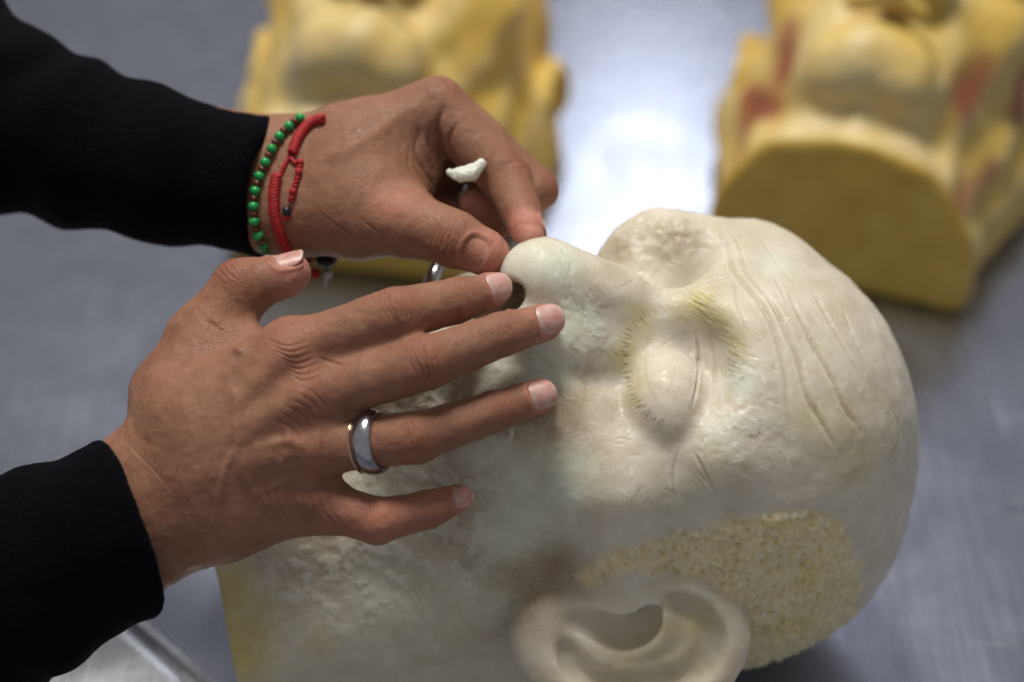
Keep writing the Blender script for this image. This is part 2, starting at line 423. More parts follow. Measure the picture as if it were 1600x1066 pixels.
def wax_head():
    g = Clay((-18.5, -10.5, -8.0), (12.3, 9.5, 13.3), .125)
    head_base(g); face_parts(g)
    g.chain([(Hd(968, 398, 71.0), .35), (Hd(998, 376, 71.2), .55), (Hd(1026, 361, 71.3), .55), (Hd(1052, 372, 71.0), .5), (Hd(1090, 398, 70.6), .5)], .7)
    g.ell(Hd(1165, 428, 71.3), (2.1, 2.4, 1.75), 1.5)
    g.ell(Hd(1062, 404, 70.7), (1.9, 1.5, 1.0), 1.2); g.ell(Hd(1000, 420, 71.2), (1.2, 1.4, .9), 1.0)
    g.chain([(Hd(960, 440, 72.0), .8), (Hd(1000, 425, 72.3), 1.3), (Hd(1050, 415, 72.3), 1.3), (Hd(1110, 420, 72), 1.3)], 1.0)
    g.chain([(Hd(985, 405, 71.2), .7), (Hd(1030, 392, 71.3), 1.0), (Hd(1075, 395, 71.0), 1.0), (Hd(1110, 400, 71.0), .9)], 1.2)
    # ear towards the viewer
    E = [(985, 925, 68.0, .55), (1040, 912, 67.8, .62), (1095, 928, 67.8, .68), (1135, 965, 67.8, .70), (1140, 1010, 67.9, .70), (1110, 1058, 68.1, .70),
         (1050, 1092, 68.4, .7), (970, 1100, 68.4, .68), (900, 1075, 68.3, .68), (855, 1030, 68.2, .66), (836, 985, 68.3, .66), (850, 950, 68.4, .6)]
    E = [(a, b + 3, d - .45, r * .88) for a, b, d, r in E]
    g.ell(Hd(985, 1000, 68.75), (3.4, 1.6, 2.4), 1.0)
    g.cone(Hd(900, 1000, 69), Hd(1090, 1010, 69), 1.4, 1.5, .5)
    g.chain([(Hd(960, 1000, 69.4), 1.2), (Hd(1040, 1060, 69.6), 1.2)], .5)
    smooth_chain(g, E[:9], .3); smooth_chain(g, E[8:], .8)
    A = [(1075, 950, 68.0, .45), (1092, 990, 68.0, .5), (1060, 1035, 68.1, .62), (1000, 1052, 68.1, .62), (935, 1030, 68.0, .55), (890, 990, 68.0, .5)]
    smooth_chain(g, [(a, b + 4, d - .1, r) for a, b, d, r in A], .6)
    smooth_chain(g, [(893, 968, 67.2, .10), (925, 974, 67.15, .32), (970, 986, 67.2, .56), (1002, 974, 67.2, .56), (1012, 952, 67.2, .38)], .35, '-')
    smooth_chain(g, [(1050, 938, 66.85, .08), (1092, 958, 66.8, .12), (1110, 1000, 66.8, .15), (1090, 1042, 66.9, .17), (1038, 1066, 67.05, .18), (965, 1072, 67.05, .16), (905, 1046, 67.05, .12), (885, 1014, 67.05, .08)], .6, '-')
    g.cone(Hd(915, 947, 68.0), Hd(972, 956, 67.9), .4, .35, .5)           # tragus
    g.chain([(Hd(792, 462, 63.5), .6), (Hd(799, 460, 66.0), .5), (Hd(808, 452, 66.8), .3)], .15, '-')
    n = np.array([-1, -.12, -.12]); g.cut(np.array([-16.2, -3.85, .1]), n, .25)
    g.cut(np.array([0, 0, -7.2]), np.array([0, 0, -1.]), .5)
    V, Q = g.mesh(); V = smooth(V, Q, 2)
    me = subdivide(raw('head', V + HEAD, Q)); t = BVHTree.FromPolygons(((V + HEAD) * CM).tolist(), Q.tolist()); V = verts(me); N = norms(me)
    D = np.zeros(len(V)); n_ = len(V)
    # broad unevenness
    D += .10 * fbm(V, .35, 3, 1) + .035 * fbm(V, 1.6, 3, 2)
    WOB = [1 + .55 * noise(V, 2.5 + k, k) for k in range(4)]
    DIRT = np.zeros(n_)
    def groove(pts, w_, dep, lip=.35, taper=True, s=0, n=14, dirt=.15):
        nonlocal D
        L = cast_line(t, pts, n)
        if len(L) < 2: return
        if s: taper = .9
        d, T = line_dist(V, L, w_ * 5)
        f = np.sin(np.pi * np.clip(T, 0.02, .98)) ** .8
        wob = WOB[s % 4]
        DIRT[:] = np.maximum(DIRT, dirt * f * np.exp(-(d / w_) ** 2) * np.clip(wob, 0, 1))
        D += f * (-dep * np.exp(-(d / (w_ * wob)) ** 2) + dep * lip * np.exp(-((d - 2.2 * w_) / w_) ** 2))
    # forehead furrows
    W5 = [[(1128, 360), (1150, 425), (1195, 485), (1222, 560), (1236, 680)], [(1172, 425), (1215, 490), (1245, 555), (1262, 620), (1290, 670), (1308, 705)],
          [(1212, 432), (1232, 480)], [(1230, 455), (1262, 520), (1300, 590), (1322, 640), (1345, 675)], [(1270, 455), (1305, 520), (1350, 600)], [(1316, 480), (1335, 530), (1358, 585)],
          [(1140, 365), (1152, 380), (1175, 440)], [(1185, 365), (1215, 410), (1250, 450)], [(1140, 405), (1153, 480), (1165, 520)]]
    for i, l in enumerate(W5): groove(l, [.09, .09, .05, .09, .075, .05, .05, .045, .045][i], [.14, .14, .08, .13, .10, .08, .08, .06, .05][i], .25, s=i, dirt=.1)
    # eye: lid slit, fold above and below
    groove([(1086, 520), (1091, 560), (1089, 600), (1080, 640)], .06, .16, .3)
    groove([(1036, 506), (1012, 540), (1008, 585), (1024, 625), (1052, 655)], .10, .015, .1)
    groove([(1008, 560), (1035, 540), (1066, 520)], .03, .03, .3)
    groove([(1108, 525), (1115, 575), (1108, 630)], .12, .05, .1)
    groove([(1060, 700), (1052, 740), (1056, 790)], .05, .06); groove([(1080, 700), (1100, 735), (1122, 778)], .05, .07); groove([(1090, 735), (1118, 770)], .04, .05)
    groove([(1078, 450), (1105, 440), (1150, 430)], .04, .05); groove([(1395, 640), (1405, 680), (1385, 730)], .08, .05)
    # ticks of the cut lower lid
    L = catmull([(1035, 478), (1000, 497), (978, 520), (974, 560), (978, 600), (1000, 640), (1040, 672)], 12)
    tx = np.gradient(L, axis=0); tx /= np.linalg.norm(tx, axis=1)[:, None]; s_ = np.concatenate([[0], np.cumsum(np.linalg.norm(np.diff(L, axis=0), axis=1))])
    rs = np.random.RandomState(4)
    for q in np.arange(4, s_[-1] - 3, 7.0):
        c0 = np.array([np.interp(q, s_, L[:, 0]), np.interp(q, s_, L[:, 1])]); nn = np.array([np.interp(q, s_, tx[:, 1]), -np.interp(q, s_, tx[:, 0])])
        if (np.array([1050, 575]) - c0) @ nn < 0: nn = -nn
        a = c0 - nn * rs.uniform(1, 6); b = c0 + nn * rs.uniform(5, 14) + rs.uniform(-4, 4, 2)
        groove([a, b], .045, rs.uniform(.02, .06), .4, n=6, s=rs.randint(1, 4))
    # brow strands
    for k in range(60):
        u = rs.rand(); c0 = np.array([1075 + 85 * u + rs.normal(0, 9), 458 + 118 * u ** 1.25 + rs.normal(0, 8)])
        a = c0 + (rs.uniform(-16, -6), rs.uniform(-9, 2)); b = c0 + (rs.uniform(12, 24), rs.uniform(6, 16)); groove([a, b], .035, rs.uniform(.01, .03), .5, n=5, s=k % 4)
    # scrape marks and thin frosted shavings left by the tool
    SCR = np.zeros(n_)
    for x0, y0, sx, sy, cnt, ang in ((905, 470, 35, 60, 60, 90), (1150, 640, 60, 60, 45, 40), (1030, 740, 90, 50, 26, 60), (860, 560, 40, 50, 22, 80), (1080, 440, 50, 25, 14, 20), (1250, 560, 90, 110, 24, 75), (700, 640, 40, 40, 18, 70), (1330, 700, 40, 90, 10, 85), (960, 680, 60, 60, 16, 30)):
        for k in range(cnt):
            a = math.radians(ang + rs.normal(0, 22)); c0 = np.array([rs.normal(x0, sx), rs.normal(y0, sy)]); l = rs.uniform(3, 13); dv = np.array([math.cos(a), math.sin(a)]) * l
            L = cast_line(t, [c0 - dv, c0 + rs.uniform(-2, 2, 2), c0 + dv], 4)
            if len(L) < 2 or (abs(c0[0] - 1050) < 55 and abs(c0[1] - 575) < 80) or k % 5 > 2: continue
            wd = rs.uniform(.02, .04); d, T = line_dist(V, L, .3); m = np.exp(-(d / wd) ** 2) * (d < 8); up = rs.rand() < .5
            D += (.022 if up else -.03) * m; SCR = np.maximum(SCR, m * (rs.uniform(.5, 1) if up else 0))
    px = pix(V); vis = ((CAM - V) * N).sum(1) > 0
    # carved hair patch at the temple: pores and flakes
    poly = np.array([(900, 900), (930, 868), (985, 850), (1060, 828), (1140, 812), (1230, 798), (1290, 802), (1325, 830), (1345, 880), (1348, 940), (1330, 990), (1260, 1040), (1160, 1062), (1140, 1062), (1164, 1010), (1156, 962), (1112, 930), (1060, 908), (1010, 895), (960, 905), (915, 915)], float)
    ins = np.zeros(n_, bool); j = len(poly) - 1; dist = np.full(n_, 1e9)
    for i in range(len(poly)):
        a, b = poly[i], poly[j]; cr = ((a[1] > px[:, 1]) != (b[1] > px[:, 1])) & (px[:, 0] < (b[0] - a[0]) * (px[:, 1] - a[1]) / (b[1] - a[1] + 1e-9) + a[0]); ins ^= cr
        ba = b - a; tt = np.clip(((px - a) @ ba) / (ba @ ba), 0, 1); dist = np.minimum(dist, np.linalg.norm(px - a - tt[:, None] * ba, axis=1)); j = i
    sd = np.where(ins, -dist, dist) + 9 * noise(V, 1.5, 31)
    pm = (1 - ss(-13, 5, sd)) * vis * (V[:, 1] < 0)
    EL = np.array([Hd(a, b, d) + HEAD for a, b, d, r in E]); pm = pm * ss(.72, .98, line_dist(V, EL, 1.2)[0])
    m = np.nonzero(pm > .01)[0]; W = V[m]
    w1, i1 = worley(W, 3.4, 5); w2, _ = worley(W * np.array([1.4, 1, .8]), 2.6, 9)
    hole = -.13 * (1 - ss(.05, .5, w1)) * (i1 > .1)
    rough_ = -.09 * ss(.25, .75, w2) + .16 * fbm(W, 2.4, 3, 12) + .08
    D[m] += pm[m] * (hole + rough_)
    HO = np.zeros(n_); HO[m] = (1 - ss(.1, .4, w1)) * pm[m]
    # eroded wax: nose side and lower cheek
    def patch(ctr, R):
        h, _ = cast(t, *ctr)
        if h is None: return np.zeros(n_)
        return np.exp(-(((V - h) ** 2).sum(1) / R ** 2) ** 1.5)
    er = patch((905, 520), 1.6) + patch((1150, 600), 1.2) + patch((1130, 670), 1.3) + patch((650, 790), 4) + patch((720, 620), 2.4) + .6 * patch((1200, 690), 1) + patch((520, 900), 3)
    er = np.clip(er, 0, 1); f = fbm(V, 2.2, 4, 21)
    D += er * (.030 * ss(.05, .13, f) - .03 * fbm(V, 5, 3, 22))
    rg = np.clip(patch((1020, 355), 2.0) + .4 * pm, 0, 1); D += rg * (.20 * fbm(V, 1.8, 4, 23) - .06 * (1 - ss(.1, .5, worley(V, 1.6, 88)[0])))
    V2 = V + N * D[:, None]; setv(me, V2)
    # wax tints, with shade painted into some of the brown spots
    C = np.empty((n_, 3)); C[:] = (.72, .665, .56)
    def tint(mask, col): C[:] = C + np.clip(mask, 0, 1)[:, None] * (np.array(col) - C)
    cl = fbm(V, .28, 3, 41)
    tint(ss(.0, .5, cl) * .5, (.77, .72, .61)); tint(ss(.05, .5, -cl) * .5, (.62, .53, .38))
    tint(ss(.2, .6, fbm(V, .8, 3, 43)) * .3, (.62, .60, .42))
    low = ss(4.0, -9.0, V[:, 2] - HEAD[2]); tint(low * .35, (.60, .54, .36))  # a little darker and yellower towards the bottom
    def spot(p, R, col, a=1.0, soft=1.0):
        h, _ = cast(t, *p)
        if h is None: return
        r = np.sqrt(((V - h) ** 2).sum(1)) / R; m = np.nonzero(r < 1.8)[0]; r = r[m] + .35 * fbm(V[m], 1.3 / R + .3, 3, int(p[0]))
        C[m] += (np.clip(a * (1 - ss(1 - .6 * soft, 1 + .2 * soft, r)), 0, 1))[:, None] * (np.array(col) - C[m])
    green = (.72, .76, .64); brown = (.30, .20, .10); yel = (.66, .58, .24)  # brown: mottling, plus shade painted at nostril, nose side, cheek and jaw
    for p, R, a in [((820, 700), 1.7, .7), ((690, 760), 1.5, .35), ((760, 880), 1.0, .8), ((860, 880), 1.4, .75), ((800, 920), 2.2, .55), ((900, 760), 1.6, .35), ((640, 620), 1.6, .6), ((720, 640), 1.2, .7), ((560, 860), 2.4, .4),
                    ((870, 650), 1.2, .6), ((815, 470), .9, .8), ((1060, 375), 1.2, .5), ((965, 385), .8, .5), ((905, 610), 1.1, .6), ((840, 640), 1.4, .8), ((830, 700), 2.2, .5), ((780, 800), 1.6, .4), ((900, 700), 1.6, .3), ((700, 800), 1.6, .4), ((830, 910), 2.4, .4), ((960, 640), .8, .35), ((450, 900), 2, .35), ((960, 420), .8, .35), ((930, 470), .7, .4), ((700, 850), 1.2, .4)]: spot(p, R, brown, a, 1.5)
    for p, R, a in [((840, 440), 1.9, .75), ((850, 570), 1.4, .75), ((900, 500), 1.3, .7), ((880, 410), 1.2, .8), ((840, 770), 2.4, .7), ((790, 840), 1.5, .7), ((905, 740), 1.3, .5), ((1150, 590), .8, .9), ((1165, 605), .6, .8),
                    ((1210, 410), 1.1, .6), ((1130, 680), .9, .5), ((600, 930), 2.4, .45), ((740, 930), 2.0, .4), ((760, 700), 1.0, .6), ((600, 760), 2, .4)]: spot(p, R, green, a, 1.2)
    for p, R, a in [((975, 555), .8, .7), ((1000, 500), .8, .6), ((990, 610), .8, .5), ((1090, 470), 1.0, .75), ((1125, 500), .8, .65), ((1150, 540), .7, .6), ((360, 930), 1.5, 1.0), ((375, 1020), 1.5, 1.0), ((385, 980), 1.3, .8), ((500, 1000), .9, .3), ((1120, 730), 1, .25),
                    ((1290, 650), 1.6, .25), ((1060, 1010), 1.8, .4), ((1090, 970), .8, .5), ((960, 1060), 1.6, .4), ((1330, 720), 1.5, .25)]: spot(p, R, yel, a, 1.5)
    tint(SCR * .75, (.86, .86, .81)); tint(DIRT, (.40, .30, .16))
    tint(pm * .95, (.86, .76, .45)); tint(pm * ss(-.1, .4, fbm(V, .7, 3, 51)) * .8, (.84, .72, .35)); tint(HO * .04, (.5, .41, .2))
    tint(pm * ss(.25, .5, fbm(V, 3, 3, 53)) * .4, (.72, .70, .60))
    fl = ss(.06, .12, f) * er; tint(fl * .4, (.78, .79, .72)); rid = ss(.035, .0, np.abs(fbm(V, 1.3, 4, 61))) * np.clip(er + .25, 0, 1) * vis; tint(rid * .45 * ss(-.1, .3, noise(V, .9, 62)), (.86, .86, .80))
    fine = worley(V, 1.7, 77); tint((fine[0] < .022) * vis * .8, (.05, .06, .04))
    paint(me, C)
    t2 = t
    h = link('wax_sculpture', me, WAX)
    tag(h, 'pale waxy bald head lying face up with carved forehead furrows and closed eyes', 'wax sculpture')
    # shavings of wax clinging to the surface
    return h, t2
head, TREE = wax_head()
print('head', len(head.data.polygons), round(time.time() - T0, 1))

# ---------------------------------------------------------------- hands
def unit(v): v = np.array(v, float); return v / np.linalg.norm(v)
BASE = np.array((.305, .150, .092))
def finish_hand(name, V, Q, fingers, parent, veins=(), folds=(), red=()):
    """fingers: dicts with joints [(p, r)...], n (dorsal), nail (len, half angle), knuckles"""
    V = smooth(V, Q, 2); T = BVHTree.FromPolygons((V * CM).tolist(), Q.tolist())
    me = subdivide(raw(name, V, Q)); V = verts(me); N = norms(me); D = .05 * fbm(V, .9, 3, 3) + .012 * fbm(V, 4, 2, 4)
    n_ = len(V); C = np.empty((n_, 3)); C[:] = BASE
    def tint(mask, col): C[:] = C + np.clip(mask, 0, 1)[:, None] * (np.array(col) - C)
    tint(ss(0, .5, fbm(V, .6, 3, 8)) * .4, (.25,.112,.062)); tint(ss(.05, .5, fbm(V, 1.3, 3, 9)) * .35, (.38,.20,.125))
    nails = []; noz = noise(V, 5, 3)
    for f in fingers:
        J = f['j']
        for ji, kind in f.get('kn', []):
            p, r = J[ji]; a = unit(J[min(ji + 1, len(J) - 1)][0] - J[ji - 1][0]); n = unit(f['n'] - (f['n'] @ a) * a); s = np.cross(a, n)
            w = V - p; u, v, h = w @ a, w @ s, w @ n
            near = (np.abs(u) < r * 1.6) & (np.abs(v) < r * 1.3) & (h > -.2 * r) & ((w ** 2).sum(1) < (2.0 * r) ** 2)
            sets = {'pip': [(-.52, .035, .6), (-.37, .06, .5), (-.22, .08, .35), (-.04, .07, .0), (.13, .08, -.4), (.29, .065, -.5), (.45, .035, -.6)],
                    'dip': [(-.16, .028, .25), (0, .042, 0), (.15, .03, -.25)],
                    'mcp': [(-.3, .018, .3), (-.1, .02, .15), (.1, .02, -.1), (.3, .018, -.3)], 'ip': [(-.42, .04, .35), (-.24, .055, .3), (-.06, .07, .1), (.12, .07, -.1), (.30, .05, -.3), (.45, .03, -.35)]}[kind]
            amp = f.get('amp', 1.0); ix_ = np.nonzero(near)[0]; u, v, h, w0 = u[ix_], v[ix_], h[ix_], noz[ix_]; VI = V[ix_]; DI = np.zeros(len(ix_)); TI = np.zeros(len(ix_))
            for k, (o, dep, bow) in enumerate(sets):
                q = u - r * o + bow * -r * (v / r) ** 2 * .8 + .06 * w0 + .05 * noise(VI, 1.8, k)
                m = np.exp(-(q / .036) ** 2) * np.exp(-(np.abs(v) / (r * .72)) ** 4) * ss(-.1 * r, .4 * r, h)
                m = m * (.55 + .45 * noise(VI, 2.5, k + 9)); DI -= amp * dep * m; TI = np.maximum(TI, m * .42)
            D[ix_] += DI; C[ix_] += TI[:, None] * (np.array((.25, .11, .065)) - C[ix_])
            m = np.zeros(n_); m[ix_] = np.exp(-(u / (r * .8)) ** 2) * ss(0, .6 * r, h) * np.exp(-(np.abs(v) / (r * 1.0)) ** 4)
            D += m * (.05 if kind in ('pip', 'ip') else .02); tint(m * (.7 if kind in ('pip', 'ip') else .35), (.28,.105,.065))
        p, r = J[-1]; a = unit(p - J[-2][0])
        tip = np.exp(-(((V - p - a * r * .3) ** 2).sum(1) / (1.35 * r) ** 2) ** 2); tint(tip * .9, (.60,.28,.225))
        if f.get('nail'):
            L, hw = f['nail']; n = unit(f['nn'] - (f['nn'] @ a) * a) if 'nn' in f else unit(f['n'] - (f['n'] @ a) * a); s = np.cross(a, n)
            off = f.get('off', .12)
            ctr = p + a * off * r; w = V - ctr; u = (w @ a) / (L / 2); ang = np.arctan2(w @ s, w @ n) / hw
            ok = (np.abs(w @ a) < L) & (w @ n > -.1 * r) & ((w ** 2).sum(1) < (1.9 * r + L / 2) ** 2)
            rho = (np.abs(u) ** 2.6 + np.abs(ang) ** 2.6) ** (1 / 2.6)
            inside = ok * (1 - ss(.82, 1.0, rho)); rim = ok * np.exp(-((rho - 1.13) / .14) ** 2) * (u < .75)
            D += -.065 * inside + .05 * rim; tint(rim * .7, (.42, .17, .115))
            gv, gu = 17, 15; G = []; NC = []
            for lay in (0, 1):
                for i in range(gv):
                    vv = -1 + 2 * i / (gv - 1); half = max(1 - abs(vv) ** 2.5, 0.0) ** (1 / 2.1); half = max(half, .12)
                    for j in range(gu):
                        uu = (-1 + 2 * j / (gu - 1)) * half; phi = uu * hw
                        rr = r * (1.0 + .005) - .045 * r * max(vv, 0) ** 2 - .02 * abs(uu) ** 4 - lay * .05 + (.018 if lay == 0 else 0) - .03 * (vv < -.85)
                        G.append(ctr + a * vv * L / 2 + rr * (math.sin(phi) * s + math.cos(phi) * n))
                        if vv > .86: NC.append((.52, .34, .28))
                        elif vv < -.55: NC.append((.47, .29, .25))
                        else: NC.append((.50, .235, .195))
            Fq = []; o = gv * gu
            for i in range(gv - 1):
                for j in range(gu - 1):
                    q = (i * gu + j, i * gu + j + 1, (i + 1) * gu + j + 1, (i + 1) * gu + j); Fq.append(q[::-1]); Fq.append(tuple(o + x for x in q))
            for i in range(gv - 1):
                for j in (0, gu - 1): q = (i * gu + j, (i + 1) * gu + j, o + (i + 1) * gu + j, o + i * gu + j); Fq.append(q if j else q[::-1])
            for j in range(gu - 1):
                for i in (0, gv - 1): q = (i * gu + j, i * gu + j + 1, o + i * gu + j + 1, o + i * gu + j); Fq.append(q if not i else q[::-1])
            nails.append((np.array(G), np.array(Fq), np.array(NC)))
    for pts, wd, dep in veins:
        L = cast_line(T, pts, 8); d, t = line_dist(V, L, wd * 3); m = np.exp(-(d / wd) ** 2) * np.sin(np.pi * np.clip(t, .03, .97)) ** .6 * (d < 8)
        D += 1.3 * dep * m; tint(m * .0 * (dep > 0), (.33,.19,.125))
    for pts, wd, dep in folds:
        L = cast_line(T, pts, 8); d, t = line_dist(V, L, wd * 5); m = np.exp(-(d / wd) ** 2) * np.sin(np.pi * np.clip(t, .03, .97)) ** .6 * (d < 8)
        D -= 1.3 * dep * m; tint(m * .5, (.30, .14, .085))
    for c, R, a in red:
        h, _ = cast(T, *c)
        if h is not None: tint(a * np.exp(-((V - h) ** 2).sum(1) / R ** 2), (.52, .22, .15))
    # fine skin grain running across the back of the hand
    D += .008 * fbm(V * np.array([1, .5, 1]), 9, 2, 14)
    setv(me, V + N * D[:, None]); paint(me, C)
    h = link('hand', me, SKIN, parent)
    for G, Fq, NC in nails:
        nm = raw('fingernail', G, Fq); paint(nm, NC); link('fingernail', nm, NAIL, h)
    return h, T

person = empty('person', P(-200, 700, 68))
tag(person, 'person in black knit sweater, only arms and tanned hands in view, modelling the wax nose', 'person')

# near hand, seen from the back
def near_hand():
    g = Clay(np.min([P(60, 950, 67), P(60, 350, 67), P(920, 500, 60), P(300, 900, 62)], 0) - 1.6, np.max([P(60, 500, 62), P(300, 350, 68), P(920, 450, 67), P(920, 480, 60)], 0) + 1.6, .085)
    c = g.cone; q = P
    nb = -F_
    # forearm, wrist and back of the hand
    c(q(110, 850, 65.2), q(215, 745, 65.0), 1.75, 1.45, 0); c(q(160, 905, 65.2), q(262, 835, 65.0), 1.7, 1.30, 1.2); c(q(130, 880, 65.2), q(240, 790, 64.9), 1.9, 1.6, 1.2)
    c(q(215, 742, 65.0), q(300, 650, 64.7), 1.45, 1.45, 1.0); c(q(262, 835, 65.0), q(350, 815, 64.8), 1.30, 1.35, 1.0); c(q(240, 790, 64.9), q(330, 730, 64.5), 1.6, 1.5, 1.2)
    M = [((300, 650, 64.7), (455, 548, 64.2), 1.45, 1.12), ((325, 690, 64.4), (478, 622, 63.9), 1.5, 1.12), ((330, 740, 64.4), (480, 702, 64.0), 1.5, 1.1), ((345, 800, 64.8), (500, 790, 64.5), 1.4, .98)]
    for a, b, ra, rb in M: c(q(*a), q(*b), ra, rb, 1.1)
    c(q(400, 640, 65.2), q(410, 760, 65.3), 1.4, 1.3, 1.0)
    # tendons fanning to the knuckles
    for a, b in (((300, 700, 63.4), (450, 550, 63.2)), ((310, 710, 63.2), (470, 622, 62.9)), ((315, 735, 63.2), (480, 702, 63.1)), ((320, 770, 63.6), (490, 780, 63.6))): c(q(*a), q(*b), .18, .34, .45)
    F4 = [dict(j=[(q(455, 548, 64.2), 1.10), (q(622, 492, 64.0), .95), (q(712, 470, 65.1), .80), (q(766, 456, 65.9), .65)], n=unit(-F_ + .25 * U_), nail=(1.02, .98)),
          dict(j=[(q(478, 622, 63.9), 1.10), (q(665, 567, 63.4), .93), (q(783, 523, 64.3), .79), (q(848, 505, 64.9), .67)], n=unit(-F_ + .15 * U_), nail=(1.05, .98)),
          dict(j=[(q(480, 702, 64.0), 1.08), (q(650, 684, 63.6), .87), (q(772, 643, 64.4), .73), (q(838, 621, 64.9), .63)], n=unit(-F_ + .10 * U_), nail=(1.03, .98)),
          dict(j=[(q(500, 788, 64.5), .98), (q(592, 814, 64.0), .80), (q(668, 797, 64.4), .68), (q(714, 779, 64.9), .50)], n=unit(-F_ + .15 * U_ + .45 * R_), nail=(.80, .9), amp=.35)]
    for f in F4:
        f['kn'] = [(1, 'pip'), (2, 'dip'), (0, 'mcp')]
        J = f['j']; c(J[0][0], J[1][0], J[0][1] * .88, J[1][1] * .97, .55)
        c(J[0][0] * .45 + J[1][0] * .55 , J[1][0], J[1][1] * .9, J[1][1], .2)
        c(J[1][0], J[2][0], J[1][1] * .98, J[2][1], .12); c(J[2][0], J[3][0], J[2][1], J[3][1], .12)
        a = unit(J[3][0] - J[2][0]); c(J[3][0] + F_ * .12, J[3][0] + a * .10 + F_ * .1, J[3][1] * .95, J[3][1] * .92, .1)
    th = dict(j=[(q(270, 615, 66.0), 1.35), (q(312, 530, 66.6), 1.20), (q(377, 450, 67.0), 1.06), (q(446, 431, 67.2), .78)], n=unit(U_ * .8 - F_ * .55), nn=unit(U_ * .95 - F_ * .45), nail=(1.25, .85), off=.28, kn=[(2, 'ip')], amp=.7)
    J = th['j']; c(q(300, 690, 65.5), J[0][0], 1.4, 1.35, 1.2); c(J[0][0], J[1][0], 1.35, 1.15, .8); c(J[1][0], J[2][0], 1.15, 1.0, .5); c(J[2][0], J[3][0], 1.02, .80, .3)
    c(q(360, 500, 67.0), q(400, 455, 67.2), .9, .55, .5)
    c(J[3][0], q(462, 424, 67.2), .76, .56, .3); c(q(395, 540, 66), q(330, 560, 66), .7, 1.0, .9)
    g.cut(P(60, 930, 65), -R_, .1)
    V, Q = g.mesh()
    veins = [([(352, 585), (368, 630), (372, 690), (384, 750), (415, 790)], .20, .07), ([(368, 545), (380, 552)], .16, .09), ([(436, 640), (452, 690), (440, 735)], .16, .06), ([(372, 690), (350, 740), (340, 800)], .13, .05),
             ([(400, 700), (450, 690), (480, 700)], .18, .07), ([(405, 770), (455, 750), (490, 760)], .15, .05)]
    folds = [([(545, 572), (520, 566), (500, 560)], .05, .05), ([(575, 655), (555, 662), (545, 700), (555, 735)], .05, .05)]
    rs = np.random.RandomState(2)
    for k in range(9): x = 400 + k * 14; folds.append(([(x, 745 + k * 3), (x + 8, 785 + k * 2), (x + 34, 822 + k)], .035, .028))
    for k in range(16):
        x, y = rs.uniform(250, 470), rs.uniform(600, 820); folds.append(([(x, y), (x + rs.uniform(-8, 14), y + rs.uniform(20, 40))], .035, .018))
    for k in range(7): y = 545 + k * 9; folds.append(([(418 + k * 6, y - 14), (450 + k * 4, y - 4), (480 + k * 4, y - 12)], .035, .03))
    for k in range(6): folds.append(([(430 + k * 9, 655 - k * 10), (455 + k * 8, 668 - k * 10), (470 + k * 8, 690 - k * 10)], .035, .03))
    for k in range(5): folds.append(([(300 + k * 9, 470 + k * 9), (320 + k * 10, 500 + k * 6), (350 + k * 9, 508 + k * 3)], .035, .03))
    for k in range(8): folds.append(([(165 + k * 11, 660 + k * 6), (205 + k * 11, 700 + k * 9), (250 + k * 9, 745 + k * 12)], .03, .012))
    return finish_hand('near_hand', V, Q, F4 + [th], person, veins, folds, [((600, 812), 1.2, .5), ((680, 765), .8, .5), ((455, 545), 1.2, .3), ((480, 440), 1, .3)])
hand_n, TN = near_hand()
print('near hand', round(time.time() - T0, 1))

